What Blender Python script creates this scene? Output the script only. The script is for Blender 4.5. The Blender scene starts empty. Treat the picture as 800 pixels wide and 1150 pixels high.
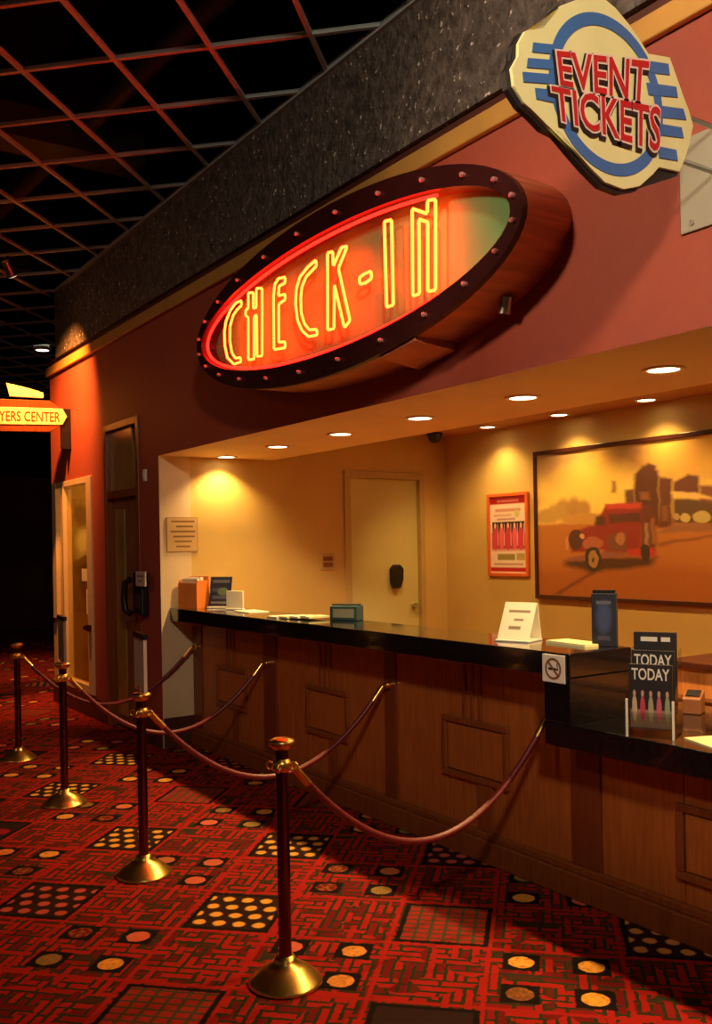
import bpy, bmesh, math, random
from mathutils import Vector, Matrix
random.seed(7)
PI = math.pi
C = bpy.context.scene.collection
SC = bpy.context.scene

# ------------------------------------------------------------------ camera
CAM = Vector((0, -2.88, 1.6))
FW = Vector((-0.82876385, 0.55959851, 0)); RT = Vector((0.55951328, 0.82863762, -0.01745241)); UP = Vector((0.00976634, 0.01446392, 0.9998477))
FOC, CX, CY = 1046.475, 400.0, 612.83
cd = bpy.data.cameras.new('camera'); cam = bpy.data.objects.new('camera', cd); C.objects.link(cam)
M = Matrix((RT, UP, -FW)).transposed().to_4x4(); M.translation = CAM
cam.matrix_world = M
cd.sensor_fit = 'VERTICAL'; cd.sensor_height = 36; cd.sensor_width = 36 * 800 / 1150
cd.lens = FOC / 1150 * 36; cd.shift_y = (CY - 575) / 1150; cd.clip_end = 200
SC.camera = cam
# ------------------------------------------------------------------ world, exposure
w = bpy.data.worlds.new('world'); SC.world = w; w.use_nodes = True
w.node_tree.nodes['Background'].inputs[0].default_value = (1, .50, .26, 1)
w.node_tree.nodes['Background'].inputs[1].default_value = .045
vs = SC.view_settings
vs.view_transform = 'Standard'; vs.look = 'None'; vs.gamma = 1; vs.use_curve_mapping = False
vs.exposure = 0.0
WARM = (1, .62, .22)
LOBBY_W = 95; WASH_W = 34; MID_W = 60; ROOM_W = 640

# pixel helpers: a pixel is a direction; the distance comes from the plane the thing lies on
def ray(px, py): return FW + RT * ((px - CX) / FOC) - UP * ((py - CY) / FOC)
def on_y(px, py, y): v = ray(px, py); return CAM + v * ((y - CAM.y) / v.y)
def on_x(px, py, x): v = ray(px, py); return CAM + v * ((x - CAM.x) / v.x)
def on_z(px, py, z): v = ray(px, py); return CAM + v * ((z - CAM.z) / v.z)

# ------------------------------------------------------------------ node helpers
class X:
    def __init__(s, nt, so): s.nt = nt; s.so = so
def m_(op, a, b=None, c=None, clamp=False):
    nt = next(q.nt for q in (a, b, c) if isinstance(q, X))
    n = nt.nodes.new('ShaderNodeMath'); n.operation = op; n.use_clamp = clamp
    for i, q in enumerate((a, b, c)):
        if q is None: continue
        if isinstance(q, X): nt.links.new(q.so, n.inputs[i])
        else: n.inputs[i].default_value = q
    return X(nt, n.outputs[0])
X.__add__ = lambda a, b: m_('ADD', a, b); X.__radd__ = X.__add__
X.__sub__ = lambda a, b: m_('SUBTRACT', a, b); X.__rsub__ = lambda a, b: m_('SUBTRACT', b, a)
X.__mul__ = lambda a, b: m_('MULTIPLY', a, b); X.__rmul__ = X.__mul__
X.__truediv__ = lambda a, b: m_('DIVIDE', a, b)
def fabs(a): return m_('ABSOLUTE', a)
def fmax(a, b): return m_('MAXIMUM', a, b)
def fmin(a, b): return m_('MINIMUM', a, b)
def sat(a): return m_('ADD', a, 0.0, clamp=True)
def box_mask(u, v, cu, cv, hu, hv, k): return sat(.5 - fmax(fabs(u - cu) - hu, fabs(v - cv) - hv) * k)
def ell_mask(u, v, cu, cv, ru, rv, k):
    a = (u - cu) / ru; b = (v - cv) / rv
    return sat(.5 + (1 - (a * a + b * b)) * k)
def poly_mask(u, v, pts, k):            # convex polygon
    ar = sum(pts[i][0] * pts[(i + 1) % len(pts)][1] - pts[(i + 1) % len(pts)][0] * pts[i][1] for i in range(len(pts)))
    if ar < 0: pts = pts[::-1]
    m = None
    for i in range(len(pts)):
        (x0, y0), (x1, y1) = pts[i], pts[(i + 1) % len(pts)]
        L = math.hypot(x1 - x0, y1 - y0)
        if L < 1e-6: continue
        nx, ny = -(y1 - y0) / L, (x1 - x0) / L
        d = u * nx + v * ny - (x0 * nx + y0 * ny)
        m = d if m is None else fmin(m, d)
    return sat(.5 + m * k)
def rgb(c): return (c[0], c[1], c[2], 1)
def s2l(*c): return tuple(((q / 255) / 12.92 if q <= 10 else ((q / 255 + .055) / 1.055) ** 2.4) for q in c)
def mix(nt, f, a, b):
    n = nt.nodes.new('ShaderNodeMix'); n.data_type = 'RGBA'
    for i, q in ((0, f), (6, a), (7, b)):
        if isinstance(q, X): nt.links.new(q.so, n.inputs[i])
        elif i == 0: n.inputs[i].default_value = q
        else: n.inputs[i].default_value = rgb(q)
    return X(nt, n.outputs[2])
def noise(nt, vec, scale, detail=2, out=0, rough=.5):
    n = nt.nodes.new('ShaderNodeTexNoise'); n.inputs['Scale'].default_value = scale; n.inputs['Detail'].default_value = detail; n.inputs['Roughness'].default_value = rough
    if vec is not None: nt.links.new(vec.so if isinstance(vec, X) else vec, n.inputs['Vector'])
    return X(nt, n.outputs[out])
def new_mat(name):
    m = bpy.data.materials.new(name); m.use_nodes = True
    nt = m.node_tree; return m, nt, nt.nodes['Principled BSDF']
def coords(nt, kind='Object'):
    n = nt.nodes.new('ShaderNodeTexCoord'); return n.outputs[kind]
def sep(nt, so):
    n = nt.nodes.new('ShaderNodeSeparateXYZ'); nt.links.new(so, n.inputs[0]); return [X(nt, o) for o in n.outputs]
def comb(nt, *v):
    n = nt.nodes.new('ShaderNodeCombineXYZ')
    for i, q in enumerate(v):
        if isinstance(q, X): nt.links.new(q.so, n.inputs[i])
        else: n.inputs[i].default_value = q
    return X(nt, n.outputs[0])
def bump(nt, b, h, strength=.3, dist=.01):
    n = nt.nodes.new('ShaderNodeBump'); n.inputs['Strength'].default_value = strength; n.inputs['Distance'].default_value = dist
    nt.links.new(h.so, n.inputs['Height']); nt.links.new(n.outputs[0], b.inputs['Normal'])
def plain(name, col, rough=.6, metal=0, var=.12, scale=8, spec=.5, bmp=0, stretch=None, coat=0):
    m, nt, b = new_mat(name)
    co = coords(nt)
    if stretch:
        mp = nt.nodes.new('ShaderNodeMapping'); mp.inputs['Scale'].default_value = stretch; nt.links.new(co, mp.inputs[0]); co = mp.outputs[0]
    nz = noise(nt, co, scale, 4)
    lo = tuple(c * (1 - var) for c in col); hi = tuple(min(1, c * (1 + var)) for c in col)
    nt.links.new(mix(nt, sat((nz - .3) * 2.5), lo, hi).so, b.inputs['Base Color'])
    b.inputs['Roughness'].default_value = rough; b.inputs['Metallic'].default_value = metal; b.inputs['Specular IOR Level'].default_value = spec
    b.inputs['Coat Weight'].default_value = coat
    if bmp: bump(nt, b, nz, bmp)
    return m
def emit(name, col, strength):
    m, nt, b = new_mat(name)
    b.inputs['Base Color'].default_value = rgb(col); b.inputs['Emission Color'].default_value = rgb(col); b.inputs['Emission Strength'].default_value = strength
    return m
def wood(name, col, dark, scale=6, rough=.35):
    m, nt, b = new_mat(name)
    mp = nt.nodes.new('ShaderNodeMapping'); mp.inputs['Scale'].default_value = (9, 9, .7); nt.links.new(coords(nt), mp.inputs[0])
    n1 = noise(nt, mp.outputs[0], scale, 6, rough=.65)
    n2 = noise(nt, coords(nt), 1.7, 2)
    f = sat((n1 - .32) * 2.2 + (n2 - .5) * .5)
    nt.links.new(mix(nt, f, dark, col).so, b.inputs['Base Color'])
    b.inputs['Roughness'].default_value = rough
    bump(nt, b, n1, .05)
    return m
def print_mat(name, base, shapes, axes=(0, 2), rough=.55, nz=None):
    """flat print: shapes in 0..1 of the sheet, laid over each other"""
    m, nt, b = new_mat(name)
    xyz = sep(nt, coords(nt, 'Generated')); u, v = xyz[axes[0]], xyz[axes[1]]
    col = base
    if nz:
        wa = noise(nt, comb(nt, u, v, 0.0), 14.0, 4); wb = noise(nt, comb(nt, u, v, 3.7), 14.0, 4)
        u = u + (wa - .5) * .022; v = v + (wb - .5) * .03
        n1 = noise(nt, comb(nt, u, v, 0.0), nz[1], 5); col = mix(nt, sat((n1 - .35) * 3), base, nz[0])
    elif not isinstance(base, X): col = mix(nt, sat(noise(nt, comb(nt, u, v, 0.0), 5.0)), tuple(c * .94 for c in base), base)
    for s in shapes:
        k = s[-1]
        if s[0] == 'r': f = box_mask(u, v, (s[1] + s[2]) / 2, (s[3] + s[4]) / 2, abs(s[2] - s[1]) / 2, abs(s[4] - s[3]) / 2, k)
        elif s[0] == 'e': f = ell_mask(u, v, s[1], s[2], s[3], s[4], k)
        else: f = poly_mask(u, v, s[1], k)
        col = mix(nt, f, col, s[-2])
    nt.links.new(col.so, b.inputs['Base Color']); b.inputs['Roughness'].default_value = rough
    return m

# ------------------------------------------------------------------ mesh helpers
class MB:
    def __init__(s): s.v = []; s.f = []; s.smooth = []
    def add(s, vs, fs, sm=False):
        o = len(s.v); s.v += [tuple(q) for q in vs]; s.f += [tuple(i + o for i in f) for f in fs]; s.smooth += [sm] * len(fs); return s
    def box(s, x0, x1, y0, y1, z0, z1):
        x0, x1 = min(x0, x1), max(x0, x1); y0, y1 = min(y0, y1), max(y0, y1); z0, z1 = min(z0, z1), max(z0, z1)
        return s.add([(x, y, z) for z in (z0, z1) for y in (y0, y1) for x in (x0, x1)],
                     [(0, 2, 3, 1), (4, 5, 7, 6), (0, 1, 5, 4), (2, 6, 7, 3), (0, 4, 6, 2), (1, 3, 7, 5)])
    def quad(s, a, b, c, d): return s.add([a, b, c, d], [(0, 1, 2, 3)])
    def prism(s, pts, ext):          # pts: 3-D polygon, ext: thickness vector
        n = len(pts); e = Vector(ext); P = [Vector(p) for p in pts]
        nrm = Vector((0, 0, 0))
        for i in range(n): nrm += P[i].cross(P[(i + 1) % n])
        if nrm.dot(e) > 0: P = P[::-1]
        bm = bmesh.new(); vsb = [bm.verts.new(p) for p in P]; bm.faces.new(vsb); bmesh.ops.triangulate(bm, faces=bm.faces[:])
        bm.verts.index_update(); tri = [tuple(q.index for q in f.verts) for f in bm.faces]; bm.free()
        fs = list(tri) + [tuple(i + n for i in t[::-1]) for t in tri] + [(i, i + n, (i + 1) % n + n, (i + 1) % n) for i in range(n)]
        return s.add(list(P) + [p + e for p in P], fs)
    def cyl(s, a, b, r0, r1=None, n=20, cap=True):
        r1 = r0 if r1 is None else r1
        a = Vector(a); b = Vector(b); d = (b - a).normalized(); t = Vector((0, 0, 1)) if abs(d.z) < .9 else Vector((1, 0, 0))
        p = d.cross(t).normalized(); q = d.cross(p)
        vs = [a + (p * math.cos(2 * PI * i / n) + q * math.sin(2 * PI * i / n)) * r0 for i in range(n)] + [b + (p * math.cos(2 * PI * i / n) + q * math.sin(2 * PI * i / n)) * r1 for i in range(n)]
        s.add(vs, [(i, (i + 1) % n, (i + 1) % n + n, i + n) for i in range(n)], True)
        if cap: s.add(vs, [tuple(range(n))[::-1], tuple(range(n, 2 * n))])
        return s
    def lathe(s, prof, c=(0, 0, 0), n=32):
        vs = [(c[0] + r * math.cos(2 * PI * i / n), c[1] + r * math.sin(2 * PI * i / n), c[2] + z) for r, z in prof for i in range(n)]
        fs = [(j * n + i, j * n + (i + 1) % n, (j + 1) * n + (i + 1) % n, (j + 1) * n + i) for j in range(len(prof) - 1) for i in range(n)]
        return s.add(vs, fs, True)
    def tube(s, pts, r, n=10, closed=False):
        P = [Vector(p) for p in pts]; N = len(P); vs = []; ref = None
        for i in range(N):
            if closed: d = P[(i + 1) % N] - P[i - 1]
            else: d = P[min(i + 1, N - 1)] - P[max(i - 1, 0)]
            d.normalize()
            if ref is None: ref = Vector((0, 0, 1)) if abs(d.z) < .8 else Vector((0, 1, 0))
            a = (ref - d * ref.dot(d)).normalized(); ref = a; b = d.cross(a)
            vs += [P[i] + (a * math.cos(2 * PI * k / n) + b * math.sin(2 * PI * k / n)) * r for k in range(n)]
        fs = [(i * n + k, i * n + (k + 1) % n, ((i + 1) % N) * n + (k + 1) % n, ((i + 1) % N) * n + k) for i in range(N if closed else N - 1) for k in range(n)]
        s.add(vs, fs, True)
        if not closed: s.add(vs, [tuple(range(n))[::-1], tuple(range((N - 1) * n, N * n))])
        return s
    def build(s, name, mat, parent=None, bevel=0, origin=None, seg=2):
        me = bpy.data.meshes.new(name)
        o_ = Vector(origin) if origin is not None else Vector((0, 0, 0))
        me.from_pydata([Vector(q) - o_ for q in s.v], [], s.f)
        me.polygons.foreach_set('use_smooth', s.smooth); me.update()
        o = bpy.data.objects.new(name, me); C.objects.link(o)
        if mat: me.materials.append(mat)
        o.location = o_
        if parent: o.parent = parent
        if bevel:
            b = o.modifiers.new('bevel', 'BEVEL'); b.width = bevel; b.segments = seg; b.limit_method = 'ANGLE'
        return o
def mb(): return MB()
def box(*a): return MB().box(*a)
def tag(o, label, cat=None, group=None, kind=None):
    if label: o['label'] = label
    if cat: o['category'] = cat
    if group: o['group'] = group
    if kind: o['kind'] = kind
    return o
def struct(o, label): return tag(o, label, None, None, 'structure')
def empty(name, loc=(0, 0, 0), rz=0):
    o = bpy.data.objects.new(name, None); C.objects.link(o); o.location = loc; o.rotation_euler = (0, 0, rz); o.empty_display_size = .05
    return o
def copy_tree(o, parent=None):
    c = o.copy(); C.objects.link(c); c.parent = parent
    for ch in o.children:
        copy_tree(ch, c)
    return c
def text_geo(txt, offset=0.0, res=3, spacing=1.0):
    cu = bpy.data.curves.new('t', 'FONT'); cu.body = txt; cu.offset = offset; cu.resolution_u = res; cu.space_character = spacing
    o = bpy.data.objects.new('t', cu); C.objects.link(o); bpy.context.view_layer.update()
    me = bpy.data.meshes.new_from_object(o)
    vs = [v.co.copy() for v in me.vertices]; fs = [tuple(p.vertices) for p in me.polygons]
    bpy.data.objects.remove(o); bpy.data.curves.remove(cu); bpy.data.meshes.remove(me)
    return vs, fs
def text_on(m, txt, TL, TR, BR, BL, lift, offset=0.0, spacing=1.0):
    """letters stretched over the quad TL..BL (3-D points), raised by the vector lift"""
    v0, _ = text_geo(txt, 0, 2, spacing); x0 = min(v.x for v in v0); x1 = max(v.x for v in v0); y0 = min(v.y for v in v0); y1 = max(v.y for v in v0)
    vs, fs = text_geo(txt, offset, 3, spacing); out = []
    for v in vs:
        a = (v.x - x0) / (x1 - x0); b = (v.y - y0) / (y1 - y0)
        out.append((Vector(BL) * (1 - a) + Vector(BR) * a) * (1 - b) + (Vector(TL) * (1 - a) + Vector(TR) * a) * b + Vector(lift))
    return m.add(out, fs)
def lamp(name, typ, loc, energy, col, size=.03, target=None, cone=None, blend=.8, parent=None):
    l = bpy.data.lights.new(name, typ); l.energy = energy; l.color = col
    if typ != 'AREA': l.shadow_soft_size = size
    if typ == 'SPOT': l.spot_size = math.radians(cone); l.spot_blend = blend
    o = bpy.data.objects.new(name, l); C.objects.link(o); o.location = loc
    if target is not None: o.rotation_euler = (Vector(target) - Vector(loc)).to_track_quat('-Z', 'Y').to_euler()
    if parent: o.parent = parent; o.location = Vector(loc) - parent.location
    return o

# ------------------------------------------------------------------ materials
def carpet_mat():
    m, nt, b = new_mat('carpet')
    co = coords(nt); x, y, z = sep(nt, co)
    Yc = y + 2.88; r2 = 2 ** -.5
    wob = noise(nt, co, 40, 1)
    U = (Yc - x) * r2 + (wob - .5) * .012; V = (x + Yc) * r2 + (wob - .5) * .012
    P = .91
    a = (U - (3.72 - .49)) / P; c = (V - (-1.5 - .53)) / P      # cell: dots low, block high
    ia = m_('FLOOR', a); ic = m_('FLOOR', c)
    u = (a - ia) * P; v = (c - ic) * P
    h = ia * .25 + ic * .64 - ia * ic * .45 + .06; h = h - m_('FLOOR', h)
    RED = (.40, .012, .008); DRED = (.17, .006, .006); GRN = (.030, .030, .012); BLK = (.006, .004, .004)
    def brick(p, q, wdt, hgt, mort, sh):
        n = nt.nodes.new('ShaderNodeTexBrick'); nt.links.new(comb(nt, p + sh, q + sh, 0.0).so, n.inputs['Vector'])
        n.inputs['Scale'].default_value = 1; n.inputs['Brick Width'].default_value = wdt; n.inputs['Row Height'].default_value = hgt; n.inputs['Mortar Size'].default_value = mort
        n.inputs['Color1'].default_value = (0, 0, 0, 1); n.inputs['Color2'].default_value = (1, 1, 1, 1); n.inputs['Mortar'].default_value = (.5, .5, .5, 1); n.inputs['Mortar Smooth'].default_value = .1
        return X(nt, n.outputs['Fac']), X(nt, n.outputs['Color'])
    f1, c1 = brick(U, V, .21, .040, .0075, 0.0)
    f2, c2 = brick(V, U, .18, .045, .0075, .013)
    big = noise(nt, comb(nt, U, V, 0.0), 8.5, 1)
    sel = sat((big - .5) * 30 + .5)
    ln = f1 * sel + f2 * (1 - sel)
    cell = c1 * sel + c2 * (1 - sel)
    col = mix(nt, sat((cell - .55) * 6), RED, DRED)
    col = mix(nt, sat((cell - .92) * 14), col, GRN)
    col = mix(nt, ln, col, GRN)
    # plain red bands framing the cells
    fr = fmin(fmin(fabs(u - .475), fabs(v - .505)), fmin(fmin(u, P - u), fmin(v, P - v)))
    col = mix(nt, sat((.013 - fr) * 140), col, RED)
    # 2 x 2 dots, each in a dark square
    lat = noise(nt, comb(nt, U, V, 0.0), 2.3, 0)
    wn2 = nt.nodes.new('ShaderNodeTexWhiteNoise'); wn2.noise_dimensions = '2D'
    nt.links.new(comb(nt, ia * 2 + m_('GREATER_THAN', u, .2475), ic * 2 + m_('GREATER_THAN', v, .255), 0.0).so, wn2.inputs['Vector']); h2 = X(nt, wn2.outputs['Value'])
    GOLD = (.95, .42, .06); PINK = (.75, .14, .09); OLIVE = (.26, .17, .05)
    dotc = mix(nt, sat((h2 - .40) * 12), GOLD, PINK); dotc = mix(nt, sat((h2 - .62) * 12), dotc, OLIVE); dotc = mix(nt, sat((h2 - .86) * 12), dotc, DRED)
    blot = noise(nt, comb(nt, U, V, 0.0), 45, 2)
    for cu, cv in ((.12, .125), (.375, .125), (.12, .385), (.375, .385)):
        col = mix(nt, box_mask(u, v, cu, cv, .070, .070, 150), col, BLK)
        col = mix(nt, ell_mask(u, v, cu, cv, .049, .049, 5), col, mix(nt, sat((blot - .45) * 3), dotc, (.5, .18, .03)))
    # large blocks: dark outlined square with rows of small dots or a fine lattice
    bu, bv, hb = .69, .715, .20
    inb = box_mask(u, v, bu, bv, hb, hb - .01, 150)
    inn = box_mask(u, v, bu, bv, hb - .022, hb - .032, 150)
    pu, pv = (u - bu) / .088, (v - bv) / .088
    su = pu - m_('FLOOR', pu) - .5; sv = pv + m_('FLOOR', pu) * .5; sv = sv - m_('FLOOR', sv) - .5
    dots = sat((.36 - m_('SQRT', su * su + sv * sv)) * 9)
    small = mix(nt, dots, (.03, .01, .006), mix(nt, sat((h - .30) * 10), (.95, .45, .07), (.62, .10, .07)))
    lu = u / .045; lv = v / .06
    lat_ = fmax(sat((fabs(lu - m_('FLOOR', lu) - .5) - .30) * 10), sat((fabs(lv - m_('FLOOR', lv) - .5) - .32) * 10))
    latc = mix(nt, lat_, (.34, .02, .012), (.07, .05, .025))
    darkc = mix(nt, ell_mask(u, v, bu, bv - .09, .06, .06, 3), (.03, .012, .012), (.32, .01, .02)); darkc = mix(nt, ell_mask(u, v, bu, bv + .09, .06, .06, 3), darkc, (.32, .01, .02))
    fill = mix(nt, sat((h - .52) * 60), small, latc); fill = mix(nt, sat((h - .82) * 60), fill, darkc)
    col = mix(nt, inb, col, BLK); col = mix(nt, inn, col, fill)
    fine = noise(nt, co, 260, 2)
    nt.links.new(mix(nt, sat((fine - .35) * .9), col, (.02, .006, .004)).so, b.inputs['Base Color'])
    b.inputs['Roughness'].default_value = .95; b.inputs['Specular IOR Level'].default_value = .1
    bump(nt, b, fine, .5, .004)
    return m
def popcorn_mat():
    m, nt, b = new_mat('rough grey plaster')
    co = coords(nt)
    n1 = noise(nt, co, 15, 5, rough=.7); n2 = noise(nt, co, 34, 1); n3 = noise(nt, co, 3, 2)
    col = mix(nt, sat((n1 - .35) * 2.6), (.042, .033, .029), (.17, .14, .12))
    col = mix(nt, sat((n2 - .69) * 12), col, (.75, .68, .62))
    nt.links.new(col.so, b.inputs['Base Color']); b.inputs['Roughness'].default_value = .8
    bump(nt, b, n1 + n2 * .6, .9, .03)
    return m
def sponge_mat():
    m, nt, b = new_mat('terracotta sponge paint')
    co = coords(nt)
    n1 = noise(nt, co, 2.2, 3); n2 = noise(nt, co, 14, 4, rough=.7)
    col = mix(nt, sat((n1 - .3) * 2.2), (.35, .062, .030), (.30, .064, .044))
    col = mix(nt, sat((n2 - .45) * 1.6), col, (.38, .085, .040))
    nt.links.new(col.so, b.inputs['Base Color']); b.inputs['Roughness'].default_value = .62
    bump(nt, b, n2, .12, .01)
    return m
MT = dict(
    carpet=carpet_mat(), popcorn=popcorn_mat(), terra=sponge_mat(),
    gold=plain('gold painted moulding', (.62, .34, .08), .45, .25, .1, 5),
    cream=plain('cream wall paint', (.64, .44, .125), .7, 0, .05, 3),
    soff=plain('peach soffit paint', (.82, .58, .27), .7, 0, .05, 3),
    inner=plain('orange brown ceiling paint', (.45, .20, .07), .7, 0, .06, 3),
    jamb=plain('pale grey jamb paint', (.70, .55, .34), .6, 0, .05, 3),
    door=plain('pale cream door paint', (.64, .58, .22), .5, 0, .04, 3),
    dframe=plain('tan door frame paint', (.50, .36, .12), .5, 0, .06, 3),
    black=plain('black granite', (.006, .006, .007), .12, 0, .6, 60, .8, coat=.5),
    dark=plain('dark void', (.006, .005, .005), .9, 0, .3, 3, .1),
    base=plain('dark red brown skirting', (.07, .018, .010), .5, 0, .15, 4),
    panel=wood('red oak veneer', (.47, .145, .028), (.30, .082, .017)),
    pil=wood('darker oak strip', (.22, .052, .013), (.14, .032, .010)),
    mould=wood('oak moulding', (.30, .080, .017), (.18, .045, .011)),
    desk=wood('orange wood desk', (.62, .24, .06), (.45, .15, .035)),
    brass=plain('polished brass', (.92, .60, .16), .30, 1, .05, 6),
    brassd=plain('dark bronze pole', (.20, .085, .035), .22, 1, .1, 6),
    copper=plain('brushed copper sheet', (.55, .19, .085), .40, .45, .25, 3, stretch=(1, 1, 14)),
    ring=plain('dark maroon enamel', (.035, .006, .006), .3, 0, .2, 5),
    face=plain('green painted sign face', (.055, .30, .11), .5, 0, .15, 3),
    bulb=plain('unlit bulb glass', (.42, .16, .15), .1, 0, .1, 9),
    neon=emit('yellow neon tube', (1.0, .0215, .0026), 48.0),
    neonred=emit('red neon tube', (1.0, .008, .004), 9.0),
    rope=plain('dark red velvet rope', (.16, .010, .016), .45, 0, .2, 60, .6),
    white=plain('white plastic', (.78, .74, .66), .45, 0, .04, 8),
    paper=plain('cream paper', (.86, .78, .58), .7, 0, .04, 8),
    blackp=plain('black plastic', (.010, .010, .011), .35, 0, .2, 20),
    steel=plain('steel', (.55, .54, .52), .3, 1, .06, 8),
    bar=plain('painted ceiling grid bar', (.34, .40, .40), .5, 0, .1, 6),
    pipe=plain('dull pipe', (.03, .028, .027), .6, 0, .2, 3),
    alu=plain('cream aluminium frame', (.72, .58, .36), .4, .2, .05, 8),
    brown=plain('brown door paint', (.24, .085, .028), .45, 0, .15, 3),
    olive=plain('olive glass panel', (.32, .20, .07), .2, 0, .25, 2),
    orangebox=plain('orange board', (.78, .22, .035), .55, 0, .06, 6),
    teal=plain('dark teal plastic', (.03, .075, .085), .4, 0, .1, 8),
    signcream=plain('cream sign enamel', (.84, .80, .40), .4, 0, .05, 6),
    signblue=plain('blue sign enamel', (.045, .16, .46), .4, 0, .08, 6),
    signred=plain('red letter enamel', (.55, .012, .018), .4, 0, .08, 6),
    signpale=plain('pale pink outline enamel', (.86, .66, .58), .45, 0, .04, 6),
    signblack=plain('black letter shadow', (.012, .010, .012), .5, 0, .1, 6),
    plate=plain('grey green mount plate', (.34, .33, .25), .45, .3, .1, 3),
    lens=emit('lamp lens', (1, .80, .50), 9.0),
    lens2=emit('ceiling lamp lens', (1, .86, .66), 6.0),
    trimring=plain('white lamp trim', (.80, .62, .36), .35, 0, .04, 8),
    frame=plain('dark mahogany frame', (.055, .014, .008), .3, 0, .2, 10),
    pframe=plain('orange poster frame', (.72, .14, .03), .35, 0, .06, 6),
    farwall=plain('far dark brown wall', (.10, .035, .022), .8, 0, .2, .6),
)
gm, nt, b = new_mat('window glass')
tr = nt.nodes.new('ShaderNodeBsdfTransparent'); tr.inputs[0].default_value = (.93, .86, .66, 1); gl = nt.nodes.new('ShaderNodeBsdfGlossy'); gl.inputs['Roughness'].default_value = .05
ms = nt.nodes.new('ShaderNodeMixShader'); ms.inputs[0].default_value = .14
nt.links.new(tr.outputs[0], ms.inputs[1]); nt.links.new(gl.outputs[0], ms.inputs[2]); nt.links.new(ms.outputs[0], nt.nodes['Material Output'].inputs[0]); nt.nodes.remove(b)
MT['glass'] = gm
gm, nt, b = new_mat('clear acrylic')
tr = nt.nodes.new('ShaderNodeBsdfTransparent'); tr.inputs[0].default_value = (.93, .92, .88, 1); gl = nt.nodes.new('ShaderNodeBsdfGlossy'); gl.inputs['Roughness'].default_value = .08
ms = nt.nodes.new('ShaderNodeMixShader'); ms.inputs[0].default_value = .12
nt.links.new(tr.outputs[0], ms.inputs[1]); nt.links.new(gl.outputs[0], ms.inputs[2]); nt.links.new(ms.outputs[0], nt.nodes['Material Output'].inputs[0]); nt.nodes.remove(b)
MT['acrylic'] = gm

# ================================================================== SETTING
XL, XR = -10.05, 1.4            # end of the front wall, right end of the opening
XS = -7.08                      # side wall of the lobby behind the counter
YB, ZS, ZI, ZG = 2.97, 2.35, 2.64, 4.25
struct(box(-21, 6, -9, 9, -.1, 0).build('floor', MT['carpet']), 'red patterned carpet with gold dots and dark green line work')
f = mb()
f.box(XL, 3, 0, .12, 2.73, 3.62)                  # band above everything
f.box(XL, -8.36, 0, .12, ZS - .04, 2.73); f.box(-7.5, 3, 0, .12, ZS + .0012, 2.73)
f.box(-8.72, -8.36, 0, .12, 0, ZS - .04); f.box(-7.5, XS, 0, .12, 0, ZS + .0012)
f.box(XL, -8.72, 0, .12, 0, .22); f.box(XL, -9.99, 0, .12, .22, ZS - .04)
f.box(XR, 3, 0, .12, 0, ZS + .0012)
f.box(XL, XL + .12, .12, 3.4, 0, 3.62)
struct(f.build('wall_front', MT['terra']), 'terracotta red sponge painted wall around the check-in opening')
# fascia with a rounded far end
r = .45; pts = [(3, -.05)] + [(XL + r - r * math.sin(t), -.05 + r - r * math.cos(t)) for t in [PI / 2 * k / 10 for k in range(11)]] + [(XL, 3.4)]
f = mb()
for (xa, ya), (xb, yb) in zip(pts[:-1], pts[1:]):
    f.add([(xa, ya, 3.585), (xb, yb, 3.585), (xb, yb, ZG + .05), (xa, ya, ZG + .05)], [(3, 2, 1, 0)], True)
f.add([(x, y, 3.585) for x, y in pts] + [(3, 3.4, 3.585)], [tuple(range(len(pts) + 1))])
struct(f.build('wall_fascia', MT['popcorn']), 'dark grey rough plaster fascia under the open grid ceiling')
f = mb().box(XL - .03, 3, -.035, 0, 3.45, 3.545).box(XL - .03, XL, 0, 3.4, 3.45, 3.545)
struct(f.build('trim_1', MT['gold'], bevel=.008), 'gold moulding between the red wall and grey fascia')
struct(box(XL - .01, 3, -.02, 0, 3.55, 3.585).build('shadow_strip', MT['base']), 'thin dark strip painted as the shadow under the grey fascia')  # dark colour paints the shadow line between moulding and fascia
struct(mb().box(XL - .015, -8.36, -.015, 0, 0, .2).box(-7.5, XS, -.015, 0, 0, .22).build('baseboard_front', MT['base'], bevel=.004), 'dark red brown skirting along the front wall')
struct(box(-9.6, 3, -.075, -.05, ZG - .01, ZG + .02).build('trim_4', MT['bar']), 'pale metal edge where the grid meets the grey fascia')
# lobby behind the counter
f = mb().box(XS - .12, XS, .12, 1.80, 0, 2.8).box(XS - .12, XS, 2.67, YB + .12, 0, 2.8).box(XS - .12, XS, 1.80, 2.67, 2.285, 2.8)
struct(f.build('wall_left', MT['cream']), 'cream side wall with the pale door behind the counter')
struct(box(XS, XR + .12, YB, YB + .12, 0, 2.8).build('wall_back', MT['cream']), 'cream back wall carrying the painting and the poster')
struct(box(XR, XR + .12, .12, YB, 0, 2.8).build('wall_right', MT['cream']), 'cream side wall at the right end of the lobby')
struct(box(XS - .003, XS + .006, 0, .27, 0, ZS).build('trim_3', MT['jamb']), 'pale grey painted jamb at the left end of the opening')
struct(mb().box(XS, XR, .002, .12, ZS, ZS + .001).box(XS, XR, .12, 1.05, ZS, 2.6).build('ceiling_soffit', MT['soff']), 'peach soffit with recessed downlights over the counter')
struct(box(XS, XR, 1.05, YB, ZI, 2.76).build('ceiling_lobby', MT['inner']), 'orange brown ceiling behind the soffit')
struct(mb().box(XS + .006, XS + .018, .006, .27, 0, .24).build('baseboard_left', MT['base']), 'dark skirting at the foot of the pale jamb')
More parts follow.
